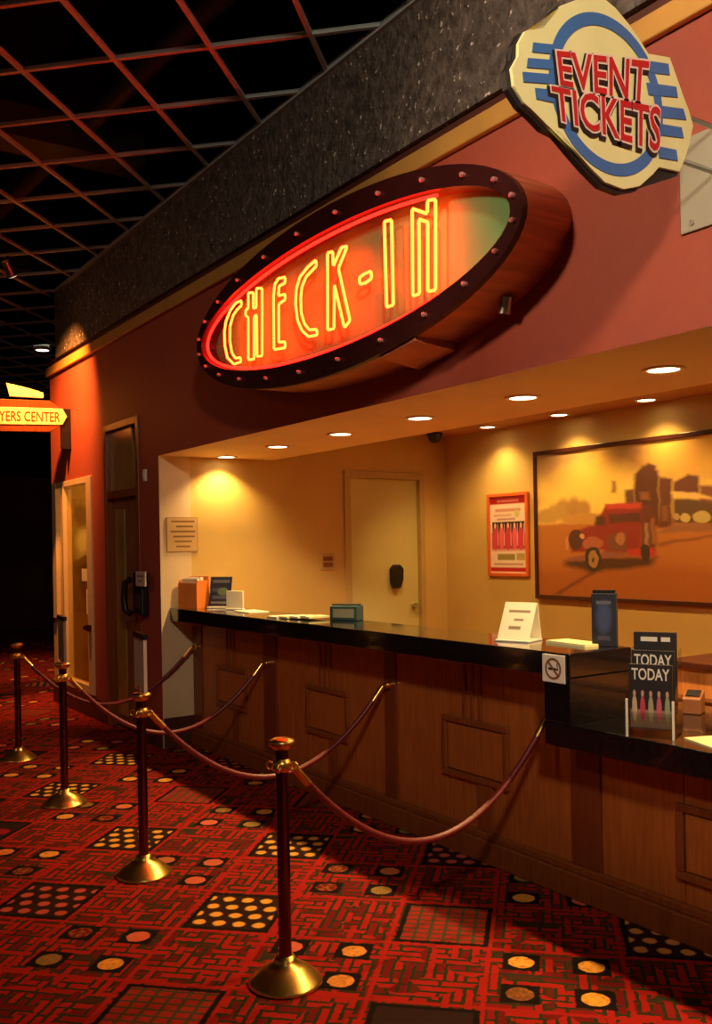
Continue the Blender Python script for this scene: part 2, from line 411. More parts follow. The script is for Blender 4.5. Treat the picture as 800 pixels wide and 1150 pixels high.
# open grid ceiling
deck = struct(box(-21, 6, -9, 9, 5.5, 5.6).build('ceiling', MT['dark']), 'black open ceiling with a diagonal white grid hung below it')
def inside(x, y): return -20.5 < x < 3 and -7 < y < 8 and not (x > XL and y > -.05)
bars = 0
for fam in (0, 1):
    sp = .547 if fam == 0 else .580
    off = (-1.655 if fam == 0 else -4.72)
    for k in range(-45, 45):
        c = (off + sp * k)
        # line: (x + Y)/sqrt2 = c (fam 0) or (x - Y)/sqrt2 = c (fam 1), Y = y + 2.88
        cur = None; runs = []
        for i in range(0, 2400):
            y = -7.2 + i * .0065 if False else -7.0 + i * .00625
            x = c * 2 ** .5 - (y + 2.88) if fam == 0 else c * 2 ** .5 + (y + 2.88)
            if inside(x, y):
                if cur is None: cur = [(x, y), (x, y)]
                cur[1] = (x, y)
            elif cur: runs.append(cur); cur = None
        if cur: runs.append(cur)
        for (xa, ya), (xb, yb) in runs:
            if math.hypot(xa - xb, ya - yb) < .3: continue
            d = Vector((xb - xa, yb - ya, 0)).normalized(); n = Vector((-d.y, d.x, 0)) * .0125
            z0 = ZG + (.004 if fam else 0)
            A, B = Vector((xa, ya, z0)), Vector((xb, yb, z0))
            mb().prism([A - n, B - n, B + n, A + n], (0, 0, .022)).build('grid_bar', MT['bar'], deck); bars += 1
for y0, x0, x1 in ((-1.2, -18, 1), (-3.4, -18, 1)):
    mb().cyl((x0, y0, 4.9), (x1, y0 + 1.2, 4.9), .07, n=14).build('pipe', MT['pipe'], deck)
for x0 in (-4.2, -7.6, -11): mb().box(x0, x0 + .35, -6.5, 0, 4.75, 5.0).build('duct', MT['pipe'], deck)
# far end of the hall
struct(mb().box(-20.2, -20, -8, 8, 0, 3.15).build('wall_far', MT['farwall']), 'dark brown wall at the far end of the hall')
struct(mb().box(-20.25, -20.05, -8, 8, 3.15, 5.5).build('wall_far_upper', MT['dark']), 'black wall above the far brown wall')
struct(mb().box(XL, XL + .06, 3.4, 8, 0, 5.5).build('wall_end', MT['dark']), 'dark wall beyond the end of the red wall')
# shop window at the far end of the red wall
wn = empty('window_1', (-9.355, 0, .22)); struct(wn, 'tall shop window in a cream metal frame at the far end of the wall')
def wp(m, name, mat, bevel=.004): return m.build(name, mat, wn, bevel, origin=None)
for x0, x1 in ((-9.99, -9.86), (-8.86, -8.72), (-9.66, -9.60)):
    o = wp(box(x0, x1, -.02, .07, .22, 2.31), 'window_frame', MT['alu']); o.location -= wn.location
for z0, z1 in ((.22, .30), (2.25, 2.31)):
    o = wp(box(-9.86, -8.86, -.015, .06, z0, z1), 'window_rail', MT['alu']); o.location -= wn.location
for x0, x1 in ((-9.86, -9.66), (-9.60, -8.86)):
    o = box(x0, x1, .02, .028, .30, 2.25).build('pane', MT['glass'], wn); o.location -= wn.location
o = mb().cyl((-8.82, -.05, .86), (-8.76, -.05, .86), .03, n=14).box(-8.83, -8.75, -.05, 0, .83, .89).build('handle', MT['brassd'], wn); o.location -= wn.location
o = mb().box(-9.99, -9.84, -.05, -.02, .86, .90).build('handle', MT['brassd'], wn); o.location -= wn.location
o = mb().box(-9.12, -8.98, .012, .02, 1.30, 1.42).build('window_sticker', MT['white'], wn); o.location -= wn.location
o = mb().box(-8.99, -8.88, .012, .02, .98, 1.22).build('window_notice', MT['paper'], wn); o.location -= wn.location
struct(mb().box(-8.5, -8.40, .12, 3.0, 0, 2.7).box(-9.93, -8.5, 3.0, 3.1, 0, 2.7).box(-9.93, -9.90, .12, 3.0, 0, 2.7).box(-9.93, -8.4, .12, 3.1, 2.7, 2.76).build('wall_shop', MT['cream']), 'cream walls of the small shop seen through the window')
sh = mb(); 
for z in (.5, 1.0, 1.5): sh.box(-9.89, -9.6, .4, 2.6, z, z + .03)
for y in (.4, 1.5, 2.57): sh.box(-9.89, -9.6, y, y + .03, 0, 1.6)
tag(sh.build('display_shelf', MT['desk']), 'wooden display shelf inside the shop window', 'shelf')
pl = empty('pendant_lamp', (-9.2, 1.2, 2.7)); tag(pl, 'small warm pendant lamp glowing inside the shop window', 'lamp')
mb().cyl((0, 0, -.5), (0, 0, 0), .006, n=8).build('cord', MT['blackp'], pl)
mb().lathe([(.02, -.5), (.09, -.62), (.085, -.62), (.015, -.51)]).build('lamp_shade', MT['brass'], pl)
mb().lathe([(.0, -.68), (.04, -.665), (.05, -.63), (.03, -.58), (0, -.57)]).build('bulb', MT['lens'], pl)
lamp('pendant_light', 'POINT', (-9.2, 1.2, 2.0), 40, WARM, .05, parent=pl)
tag(box(-9.90, -9.885, .16, .42, .95, 2.15).build('window_glow_panel', print_mat('painted window glow', (.62, .40, .08), [('e', .5, .62, .35, .12, (.95, .80, .35), .8), ('e', .4, .85, .3, .1, (.30, .16, .05), .8), ('e', .6, .3, .3, .2, (.36, .24, .06), .7), ('r', .2, .8, .45, .5, (.75, .60, .35), 8)], (1, 2), .4, ((.40, .26, .06), 6))), 'gold mottled panel added inside the shop window for its interior glow', 'poster')  # made-up panel; its gold mottling stands in for reflections and lamp highlights
# brown service door with transom
d1 = empty('door_1', (-7.93, .02, 0)); struct(d1, 'brown door with an olive transom panel left of the pillar')
def dp(m, name, mat, bevel=.004):
    o = m.build(name, mat, d1, bevel); o.location -= d1.location; return o
dp(box(-8.30, -7.56, .05, .10, .02, 2.06), 'door_leaf', MT['brown'])
dp(box(-8.20, -7.98, .035, .05, .12, 1.96), 'door_panel', MT['olive']); dp(box(-7.88, -7.66, .035, .05, .12, 1.96), 'door_panel', MT['brown'])
dp(mb().box(-8.36, -8.30, -.012, .1, 0, 2.73).box(-7.56, -7.5, -.012, .1, 0, 2.73).box(-8.30, -7.56, -.012, .1, 2.67, 2.73).box(-8.30, -7.56, -.01, .1, 2.06, 2.13), 'door_frame', MT['mould'])
dp(box(-8.30, -7.56, .09, .10, 2.13, 2.67), 'transom_back', MT['dark'])
dp(mb().prism([(-8.30, .03, 2.13), (-7.66, .03, 2.13), (-7.76, .03, 2.67), (-8.30, .03, 2.67)], (0, .02, 0)), 'transom_panel', MT['olive'])
dp(mb().cyl((-7.62, -.01, 1.0), (-7.62, .05, 1.0), .025, n=14), 'handle', MT['brass'])
# pale door in the side wall
d2 = empty('door_2', (XS, 2.235, 0)); struct(d2, 'pale cream door in the side wall behind the counter')
def dq(m, name, mat, bevel=.003):
    o = m.build(name, mat, d2, bevel); o.location -= d2.location; return o
dq(box(XS - .07, XS - .03, 1.84, 2.64, 0, 2.22), 'door_leaf', MT['door'])
dq(mb().box(XS - .1, XS + .02, 1.775, 1.84, 0, 2.285).box(XS - .1, XS + .02, 2.64, 2.69, 0, 2.285).box(XS - .1, XS + .02, 1.84, 2.64, 2.22, 2.285), 'door_frame', MT['dframe'])
lk = dq(mb().prism([(XS - .03, 2.295 + dx, z) for dx, z in ((0, 1.24), (.02, 1.19), (.10, 1.19), (.13, 1.26), (.135, 1.38), (.10, 1.415), (.03, 1.415), (0, 1.38))], (.05, 0, 0)), 'lock_box', MT['blackp'], .012)
o = mb().box(XS + .02, XS + .03, 2.33, 2.39, 1.32, 1.37).build('keypad', MT['pipe'], lk); o.location -= d2.location
dq(mb().cyl((XS - .03, 2.57, 1.02), (XS + .02, 2.57, 1.02), .025, n=14), 'handle', MT['steel'])

# ================================================================== LAMPS
def downlight(x, y, z, label, group, watts, cone, rad=.075, blend=.85):
    t = empty('downlight', (x, y, z)); tag(t, label, 'downlight', group)
    mb().lathe([(rad, .0), (rad + .018, -.001), (rad + .020, -.006), (rad - .004, -.008), (rad - .008, .0)], n=28).build('trim_ring', MT['trimring'], t)
    mb().lathe([(0, -.004), (rad - .006, -.004), (rad - .006, -.001), (0, -.001)], n=28).build('lamp_lens', MT['lens'], t)
    lamp('lamp_light', 'SPOT', (x, y, z - .02), watts, WARM, .035, (x, y, 0), cone, blend, t)
    return t
FX = [-6.93, -6.07, -5.21, -4.35, -3.49, -2.62, -1.76, -.9, -.04]
nm = ['nearest the left jamb', 'second from the left jamb', 'third from the left jamb', 'fourth from the left jamb, above the pale door', 'fifth from the left jamb, under the neon sign end', 'sixth from the left jamb, largest in view'] + [None] * 3
for i, x in enumerate(FX):
    downlight(x, .53, ZS, 'soffit downlight in the front row, ' + nm[i] if nm[i] else 'soffit downlight in the front row beyond the right edge', 'front row of soffit downlights', LOBBY_W * (.45 if i == 0 else 1), 126, blend=.6)
for i, x in enumerate([-6.22, -5.36, -4.49, -3.62, -2.75, -1.88]):
    lab = ['above the pink poster', 'above the left part of the painting', 'above the middle of the painting'][i] if i < 3 else 'beyond the right edge'
    downlight(x, 2.76, ZI, 'rear ceiling downlight ' + lab, 'rear row of downlights', WASH_W, 120, .07)
for i, x in enumerate([-6.2, -4.9, -3.6, -2.3]):        # middle row, hidden from the hall by the soffit
    t = downlight(x, 1.75, ZI, 'adjustable downlight in the middle row behind the soffit', 'middle row of downlights behind the soffit', MID_W, 105, .07)
    for ch in t.children:
        if ch.type == 'LIGHT': ch.rotation_euler = (Vector((x, YB, .95)) - Vector((x, 1.75, ZI))).to_track_quat('-Z', 'Y').to_euler()
# track spot under the grid that lights the far end of the red wall
ts = empty('track_spotlight', (-8.648, -.752, ZG)); tag(ts, 'small spotlight hanging under the grid at the far end of the wall', 'spotlight')
mb().cyl((0, 0, .004), (0, 0, -.08), .01, n=8).build('stem', MT['blackp'], ts)
dv = Vector((-.55, .70, -1.05)).normalized()
a = Vector((0, 0, -.10)) - dv * .06; b_ = Vector((0, 0, -.10)) + dv * .08
mb().cyl(a, b_, .035, .05, n=18).build('lamp_head', MT['steel'], ts)
mb().cyl(b_, b_ + dv * .002, .046, n=18).build('lamp_lens', MT['lens2'], ts)
lamp('spot_light', 'SPOT', Vector((-8.648, -.752, ZG)) + b_ + dv * .02, 800, (1, .32, .06), .05, (-9.42, 0, 2.6), 78, 1.0, ts)
dl = empty('ceiling_lamp', (-12.28, .55, ZG)); tag(dl, 'small white ceiling lamp beyond the end of the red wall', 'ceiling lamp')
mb().lathe([(.10, 0), (.11, -.03), (.09, -.05), (.08, -.04)], n=24).build('lamp_housing', MT['white'], dl)
mb().lathe([(0, -.045), (.08, -.04), (.08, -.03)], n=24).build('lamp_lens', MT['lens2'], dl)
lamp('lamp_light', 'SPOT', (-12.28, .55, ZG - .07), 240, (1, .5, .22), .06, (-12.0, -.6, 0), 95, .7, dl)
# unseen spotlights outside the picture; the third is added to brighten the left wall
for i, (p, tg, wt, cn) in enumerate((((-2.9, -4.7, ZG - .1), (-1.6, 0, 3.05), ROOM_W, 62), ((.9, -3.0, ZG - .1), (-2.3, 0, 3.0), ROOM_W * .95, 70), ((-6.6, -5.0, ZG - .1), (-7.6, 0, 1.9), ROOM_W * .09, 75))):
    t = empty('unseen_spotlight', p); tag(t, 'unseen hall spotlight under the grid beyond the picture edge', 'spotlight', 'hall spotlights out of view')
    dvv = (Vector(tg) - Vector(p)).normalized()
    mb().cyl((0, 0, .1), (0, 0, 0), .01, n=8).build('stem', MT['blackp'], t)
    mb().cyl(-dvv * .1, dvv * .06, .05, n=18).build('lamp_head', MT['blackp'], t)
    lamp('spot_light', 'SPOT', Vector(p) + dvv * .09, wt, ((1, .66, .42), (1, .80, .56), (1, .5, .24))[i], .22, tg, cn, .9, t)

# ================================================================== COUNTER
ct = 1.125; lt = .825; XE = -2.77
cb = empty('reception_counter', (-2.85, .27, 0)); tag(cb, 'long oak panelled check-in counter with square mouldings', 'counter')
def cpart(m, name, mat, bevel=0):
    o = m.build(name, mat, cb, bevel); o.location -= cb.location; return o
cpart(mb().box(XS + .02, -2.93, .29, .45, 0, 1.02).box(-2.93, XR, .29, .45, 0, .72), 'carcass', MT['pil'])
PX0 = (-7.06, -6.90)
PX = [(-5.86, -5.67), (-4.39, -4.28), (-2.955, -2.785), (-1.51, -1.34), (-.06, .11), (1.3, 1.395)]
cpart(box(PX0[0], PX0[1], .262, .29, .15, 1.02), 'pilaster', MT['pil'], .004)
edges = [(PX0[1], PX[0][0])] + [(PX[i][1], PX[i + 1][0]) for i in range(5)]
for i, (a0, a1) in enumerate(PX):
    top = 1.02 if i < 2 else .72
    cpart(box(a0, a1, .262, .29, .15, top), 'pilaster', MT['pil'], .004)
for i, (a0, a1) in enumerate(edges):
    low = i > 2
    top = .72 if low else 1.02
    xm = (a0 + a1) / 2 + .01
    # two veneer boards per bay
    nb = 3 if i else 2
    for k in range(nb):
        s0 = a0 + (a1 - a0) * k / nb; s1 = a0 + (a1 - a0) * (k + 1) / nb
        cpart(box(s0 + .002, s1 - .002, .272, .29, .15, top), 'veneer_board', MT['panel'], .002)
    zc0, zc1 = (.245, .55) if low else (.385, .70)
    hw = .25; t_ = .032
    for bx in ((xm - hw, xm + hw, zc1 - t_, zc1), (xm - hw, xm + hw, zc0, zc0 + t_), (xm - hw, xm - hw + t_, zc0 + t_, zc1 - t_), (xm + hw - t_, xm + hw, zc0 + t_, zc1 - t_)):
        cpart(box(bx[0], bx[1], .252, .272, bx[2], bx[3]), 'square_moulding', MT['mould'], .005)
    cpart(box(xm - hw + t_ + .006, xm + hw - t_ - .006, .262, .272, zc0 + t_ + .006, zc1 - t_ - .006), 'raised_field', MT['panel'], .003)
    cpart(box(xm + .02, xm + .13, .258, .272, .15, zc0), 'lower_stile', MT['mould'], .003)
    for q in (-.09, -.03, .03):
        cpart(box(xm + q, xm + q + .024, .262, .272, zc1, top), 'fluted_strip', MT['mould'], .003)
cpart(mb().box(XS + .02, XR, .235, .29, 0, .115).box(XS + .02, XR, .248, .29, .115, .15), 'plinth', MT['mould'], .006)
for x, z in ((-6.95, .81), (-5.77, .79), (-4.325, .80), (-3.04, .80)):
    h_ = mb().cyl((x, .262, z), (x, .235, z), .022, n=14).cyl((x, .235, z), (x, .205, z), .010, n=10)
    cpart(h_, 'rope_hook', MT['brass'])
ut = empty('upper_countertop', (-4.9, .27, 1.02)); tag(ut, 'long raised black granite countertop with a thick front edge', 'countertop')
o = box(XS + .006, XE, .07, .47, 1.02, ct).build('slab', MT['black'], ut, .006); o.location -= ut.location
o = box(-2.92, XE, .07, .47, lt, 1.02).build('end_panel', MT['black'], ut, .003); o.location -= ut.location
tag(box(-2.92, XR - .005, .07, .90, .72, lt).build('lower_countertop', MT['black'], None, .006), 'lower black granite countertop at the right end of the counter', 'countertop')
# staff side desk
dk = empty('staff_desk', (-1.2, 1.2, 0)); tag(dk, 'orange wood staff desk behind the lower countertop', 'desk')
for nme, bx, mt_ in (('desk_body', (-3.0, XR - .01, 1.05, 1.45, 0, .97), 'desk'), ('desk_top', (-3.03, XR - .01, 1.02, 1.48, .97, 1.0), 'frame'), ('desk_shelf', (-3.0, XR - .01, .96, 1.05, .80, .83), 'frame')):
    o = box(*bx).build(nme, MT[mt_], dk, .004); o.location -= dk.location
wt_ = empty('staff_worktop', (-4.9, .66, .70)); tag(wt_, 'low wooden worktop behind the raised counter', 'worktop')
o = box(XS + .02, -3.05, .47, .90, .70, .74).build('board', MT['desk'], wt_, .004); o.location -= wt_.location
for x in (-6.9, -5.0, -3.2):
    o = box(x, x + .04, .5, .86, 0, .70).build('leg', MT['desk'], wt_); o.location -= wt_.location

# ================================================================== CHECK-IN SIGN
SX, SZ, SYF, SA, SB = -4.17, 2.925, -.28, 1.525, .44
IA, IB = 1.455, .318
sg = empty('neon_check_in_sign', (SX, 0, SZ)); tag(sg, 'oval copper neon sign reading CHECK-IN on the red wall', 'neon sign')
def ell(a, b, y, n=72): return [(a * math.cos(2 * PI * i / n), y, b * math.sin(2 * PI * i / n)) for i in range(n)]
n = 72
def ringstrip(m, A, B, sm=True): return m.add(A + B, [(i, (i + 1) % n, (i + 1) % n + n, i + n) for i in range(n)], sm)
ringstrip(mb(), ell(SA, SB, 0), ell(SA, SB, SYF + .03)).build('sign_can', MT['copper'], sg)
m = mb(); ringstrip(m, ell(SA, SB, SYF + .03), ell(SA, SB, SYF)); ringstrip(m, ell(SA, SB, SYF), ell(IA, IB, SYF), False); ringstrip(m, ell(IA, IB, SYF), ell(IA, IB, SYF + .115))
m.build('front_ring', MT['ring'], sg)
m = mb(); m.add(ell(IA + .005, IB + .005, SYF + .11), [tuple(range(n))]); m.build('sign_face', MT['face'], sg)
arc = [(IA - .03) * math.cos(t) for t in (0,)]
pa = []
for k in range(81):
    t = math.radians(48 + (312 - 48) * k / 80)
    pa.append(((IA - .022) * math.cos(t), SYF + .035, (IB - .018) * math.sin(t)))
mb().tube(pa, .009, 8).build('neon_border', MT['neonred'], sg)
m = None
bulb0 = None
for k in range(24):
    t = 2 * PI * (k + .5) / 24
    # spread along the arc evenly
    x, z = (SA + IA) / 2 * math.cos(t), (SB + IB) / 2 * math.sin(t)
    if bulb0 is None:
        bulb0 = mb().lathe([(0, -.024), (.009, -.021), (.012, -.012), (.010, -.003), (.011, 0)], n=14)
        bulb0 = bulb0.build('bulb', MT['bulb'], sg); o = bulb0; o.rotation_euler = (-PI / 2, 0, 0)
    else:
        o = bulb0.copy(); C.objects.link(o); o.parent = sg
    o.location = (x, SYF, z)
# side fittings on the can
m = mb().cyl((1.20, -.08, -.335), (1.22, -.08, -.265), .03, n=12); m.build('cable_gland', MT['steel'], sg)
m = mb().prism([(.52, -.26, -.39), (.80, -.26, -.36), (.80, -.02, -.38), (.52, -.02, -.425)], (0, 0, -.035)); m.build('access_cover', MT['copper'], sg, .004)
def c1(x, y): return (220 + x / 4.444, 270 + y / 4.444)
def c2(x, y): return (350 + x / 3.2, 180 + y / 3.2)
LET = [
 [c1(*p) for p in ((228, 300), (200, 312), (172, 350), (150, 405), (143, 460), (145, 525), (158, 585), (190, 618), (226, 606), (222, 584), (198, 588), (180, 560), (170, 500), (171, 430), (186, 375), (206, 345), (228, 325))],
 [c1(*p) for p in ((262, 262), (287, 260), (287, 340), (302, 335), (302, 240), (331, 238), (331, 576), (306, 580), (304, 372), (291, 378), (291, 592), (262, 596), (262, 384), (248, 374), (250, 348), (262, 338))],
 [c1(*p) for p in ((446, 183), (412, 190), (394, 220), (388, 280), (390, 545), (446, 536), (446, 506), (414, 508), (414, 318), (446, 296), (446, 268), (412, 276), (416, 228), (446, 212))],
 [c1(*p) for p in ((600, 98), (560, 132), (520, 182), (502, 240), (498, 320), (508, 400), (530, 450), (562, 480), (606, 472), (604, 444), (566, 446), (542, 415), (526, 360), (524, 290), (530, 230), (552, 180), (602, 128))],
 [c1(*p) for p in ((658, 62), (684, 56), (686, 130), (728, 34), (756, 30), (712, 140), (770, 400), (742, 436), (692, 220), (690, 440), (658, 448))],
 [c2(*p) for p in ((172, 422), (190, 408), (214, 398), (216, 424), (196, 440), (174, 446))],
 [c2(*p) for p in ((262, 220), (288, 214), (294, 520), (270, 528))],
 [c2(*p) for p in ((362, 174), (416, 192), (418, 144), (446, 140), (446, 466), (418, 472), (418, 222), (386, 212), (388, 480), (364, 488))],
]
for P in LET:
    W = [on_y(px, py, SYF + .035) - Vector((SX, 0, SZ)) for px, py in P]
    # resample so the corners stay tight
    Q = []
    for i in range(len(W)):
        A, B = W[i], W[(i + 1) % len(W)]
        L = (B - A).length; e = min(.006, L * .3)
        Q += [A + (B - A).normalized() * e, B - (B - A).normalized() * e]
    mb().tube(Q, .0075, 8, True).build('neon_letter', MT['neon'], sg)

# ================================================================== EVENT TICKETS SIGN
EX = -1.95
ev = empty('event_tickets_sign', (EX, -.55, 2.98)); tag(ev, 'cream and blue blade sign reading EVENT TICKETS in red', 'sign')
OV = Vector(ev.location)
def e_(x, y, lift=0): return on_x(560 + x / 3.333, y / 3.333, EX) - OV + Vector((lift, 0, 0))
OUT = [(350, -22), (310, -8), (235, 20), (190, 70), (168, 108), (100, 116), (76, 160), (74, 210), (50, 255), (58, 320), (98, 385), (140, 422), (185, 470), (230, 492), (290, 560), (340, 622), (400, 682), (470, 708), (530, 697), (580, 652), (602, 626), (680, 642), (700, 592), (716, 540), (730, 470), (716, 418), (690, 350), (662, 270), (642, 214), (562, 200), (530, 148), (490, 90), (440, 30), (395, -8)]
mb().prism([e_(*p) for p in OUT], (-.012, 0, 0)).build('sign_panel', MT['signcream'], ev, .004)
mb().prism([e_(p[0] + (p[0] - 390) * .02 - 6, p[1] + (p[1] - 345) * .02 + 6, -.0125) for p in OUT], (-.02, 0, 0)).build('back_panel', MT['signblack'], ev)
# ring: an upright oval in the plane of the sign
RP = [e_(*p) for p in ((202, 165), (240, 80), (340, 38), (440, 88), (545, 210), (252, 490), (320, 582), (400, 645), (480, 666), (552, 635), (582, 580))]
cy_ = sum(p.y for p in (min(RP, key=lambda q: q.z), max(RP, key=lambda q: q.z))) / 2; cz_ = (min(q.z for q in RP) + max(q.z for q in RP)) / 2
# least squares for the oval
import numpy as np
A_ = np.array([[p.y ** 2, p.z ** 2, p.y, p.z] for p in RP]); s_ = np.linalg.lstsq(A_, np.ones(len(RP)), rcond=None)[0]
ry0 = -s_[2] / 2 / s_[0]; rz0 = -s_[3] / 2 / s_[1]; K_ = 1 + s_[0] * ry0 ** 2 + s_[1] * rz0 ** 2; ra = abs(K_ / s_[0]) ** .5; rb = abs(K_ / s_[1]) ** .5
wd = .038
o1 = [Vector((.003, ry0 + ra * math.cos(2 * PI * i / n), rz0 + rb * math.sin(2 * PI * i / n))) for i in range(n)]
o2 = [Vector((.003, ry0 + (ra - wd) * math.cos(2 * PI * i / n), rz0 + (rb - wd) * math.sin(2 * PI * i / n))) for i in range(n)]
m = mb(); m.add(o1 + o2, [(i, (i + 1) % n, (i + 1) % n + n, i + n) for i in range(n)]); m.add(o1 + [p - Vector((.003, 0, 0)) for p in o1], [(i, i + n, (i + 1) % n + n, (i + 1) % n) for i in range(n)]); m.build('blue_oval', MT['signblue'], ev)
for q in (((128, 160), (205, 168), (205, 204), (124, 196)), ((108, 218), (205, 226), (205, 262), (104, 254)), ((88, 270), (205, 280), (205, 316), (92, 308)), ((135, 330), (205, 338), (205, 386), (140, 372)),
          ((555, 228), (634, 240), (640, 282), (556, 272)), ((552, 310), (664, 326), (670, 366), (560, 356)), ((600, 396), (690, 408), (702, 450), (604, 440)), ((592, 462), (684, 478), (692, 518), (594, 506)), ((596, 548), (664, 562), (670, 604), (600, 592))):
    mb().prism([e_(p[0], p[1], .001) for p in q], (.003, 0, 0)).build('blue_bar', MT['signblue'], ev, .002)
Q1 = [(212, 196), (556, 236), (546, 388), (226, 322)]; Q2 = [(192, 326), (600, 408), (596, 570), (206, 448)]
for txt, Q in (('EVENT', Q1), ('TICKETS', Q2)):
    q = [e_(*p) for p in Q]
    m = mb(); text_on(m, txt, *[p + Vector((0, -.006, -.008)) for p in q], (.0055, 0, 0), .075); m.build('letter_shadow', MT['signblack'], ev)
    m = mb(); text_on(m, txt, *q, (.007, 0, 0), .05); m.build('letter_outline', MT['signpale'], ev)
    m = mb(); text_on(m, txt, *q, (.0085, 0, 0), .012); m.build('lettering', MT['signred'], ev)
for z in (on_x(776, 128, EX).z, on_x(776, 180, EX).z):
    o = mb().cyl((EX - .02, -.26, z), (EX - .02, -.012, z), .009, n=10).build('bracket_rod', MT['steel'], ev); o.location -= OV
o = box(-2.12, -1.72, -.012, -.001, 2.70, 3.04).build('mount_plate', MT['plate'], ev, .003); o.location -= OV
o = mb().cyl((-2.07, -.018, 2.73), (-2.07, -.012, 2.73), .01, n=10).build('screw', MT['steel'], ev); o.location -= OV

# far blade sign
BX = -9.33
bs = empty('far_blade_sign', (BX, -.45, 2.85)); tag(bs, 'brown blade sign with a cream name band at the far end of the wall', 'sign')
OB = Vector(bs.location)
def b_p(x, y, lift=0): return on_x(x, y, BX) - OB + Vector((lift, 0, 0))
mb().prism([b_p(*p) for p in ((-22, 447), (56, 450), (66, 457), (76, 468), (66, 480), (56, 485), (-22, 484), (-34, 466))], (-.05, 0, 0)).build('sign_board', MT['mould'], bs, .004)
mb().prism([b_p(*p, .001) for p in ((-24, 456), (70, 459), (75, 468), (70, 477), (-24, 476), (-30, 466))], (.006, 0, 0)).build('name_band', MT['signcream'], bs)
mb().prism([b_p(*p) for p in ((7, 430), (25, 434), (49, 441), (49, 447), (30, 446), (11, 445))], (-.03, 0, 0)).build('top_plaque', MT['signcream'], bs, .003)
m = mb(); text_on(m, 'PLAYERS CENTER', b_p(-20, 461), b_p(67, 463), b_p(67, 474), b_p(-20, 472), (.009, 0, 0), .01); m.build('lettering', MT['mould'], bs)
o = box(BX - .04, BX - .01, -.10, -.001, 2.62, 3.02).build('bracket', MT['blackp'], bs); o.location -= OB

# ================================================================== WALL PIECES BEHIND THE COUNTER
PY = YB - .03
px0, px1, pz0, pz1 = -5.835, -3.42, 1.115, 2.385
pt = empty('painting', ((px0 + px1) / 2, YB, pz0)); tag(pt, 'wide framed painting of an old red car before a station at sunset', 'painting')
fr_ = .035
def pp(m, name, mat, bevel=.004):
    o = m.build(name, mat, pt, bevel); o.location -= pt.location; return o
for bx in ((px0, px1, pz1 - fr_, pz1), (px0, px1, pz0, pz0 + fr_), (px0, px0 + fr_, pz0 + fr_, pz1 - fr_), (px1 - fr_, px1, pz0 + fr_, pz1 - fr_)):
    pp(box(bx[0], bx[1], YB - .045, YB - .001, bx[2], bx[3]), 'frame_bar', MT['frame'])
cx0, cx1, cz0, cz1 = px0 + fr_, px1 - fr_, pz0 + fr_, pz1 - fr_
def ps(x, y):
    p = on_y(600 + x / 4, 470 + y / 4, PY); return ((p.x - cx0) / (cx1 - cx0), (p.z - cz0) / (cz1 - cz0))
def pe(x, y, rx, ry, col, k):
    a = ps(x, y); b = ps(x + rx, y); c = ps(x, y + ry); return ('e', a[0], a[1], abs(b[0] - a[0]), abs(c[1] - a[1]), col, k)
def pgon(pts, col, k=60): return ('p', [ps(*p) for p in pts], col, k)
SK = (.95, .64, .13); DK = (.10, .032, .014); RD = (.27, .032, .018); GR = (.40, .13, .025); MB_ = (.16, .07, .03)
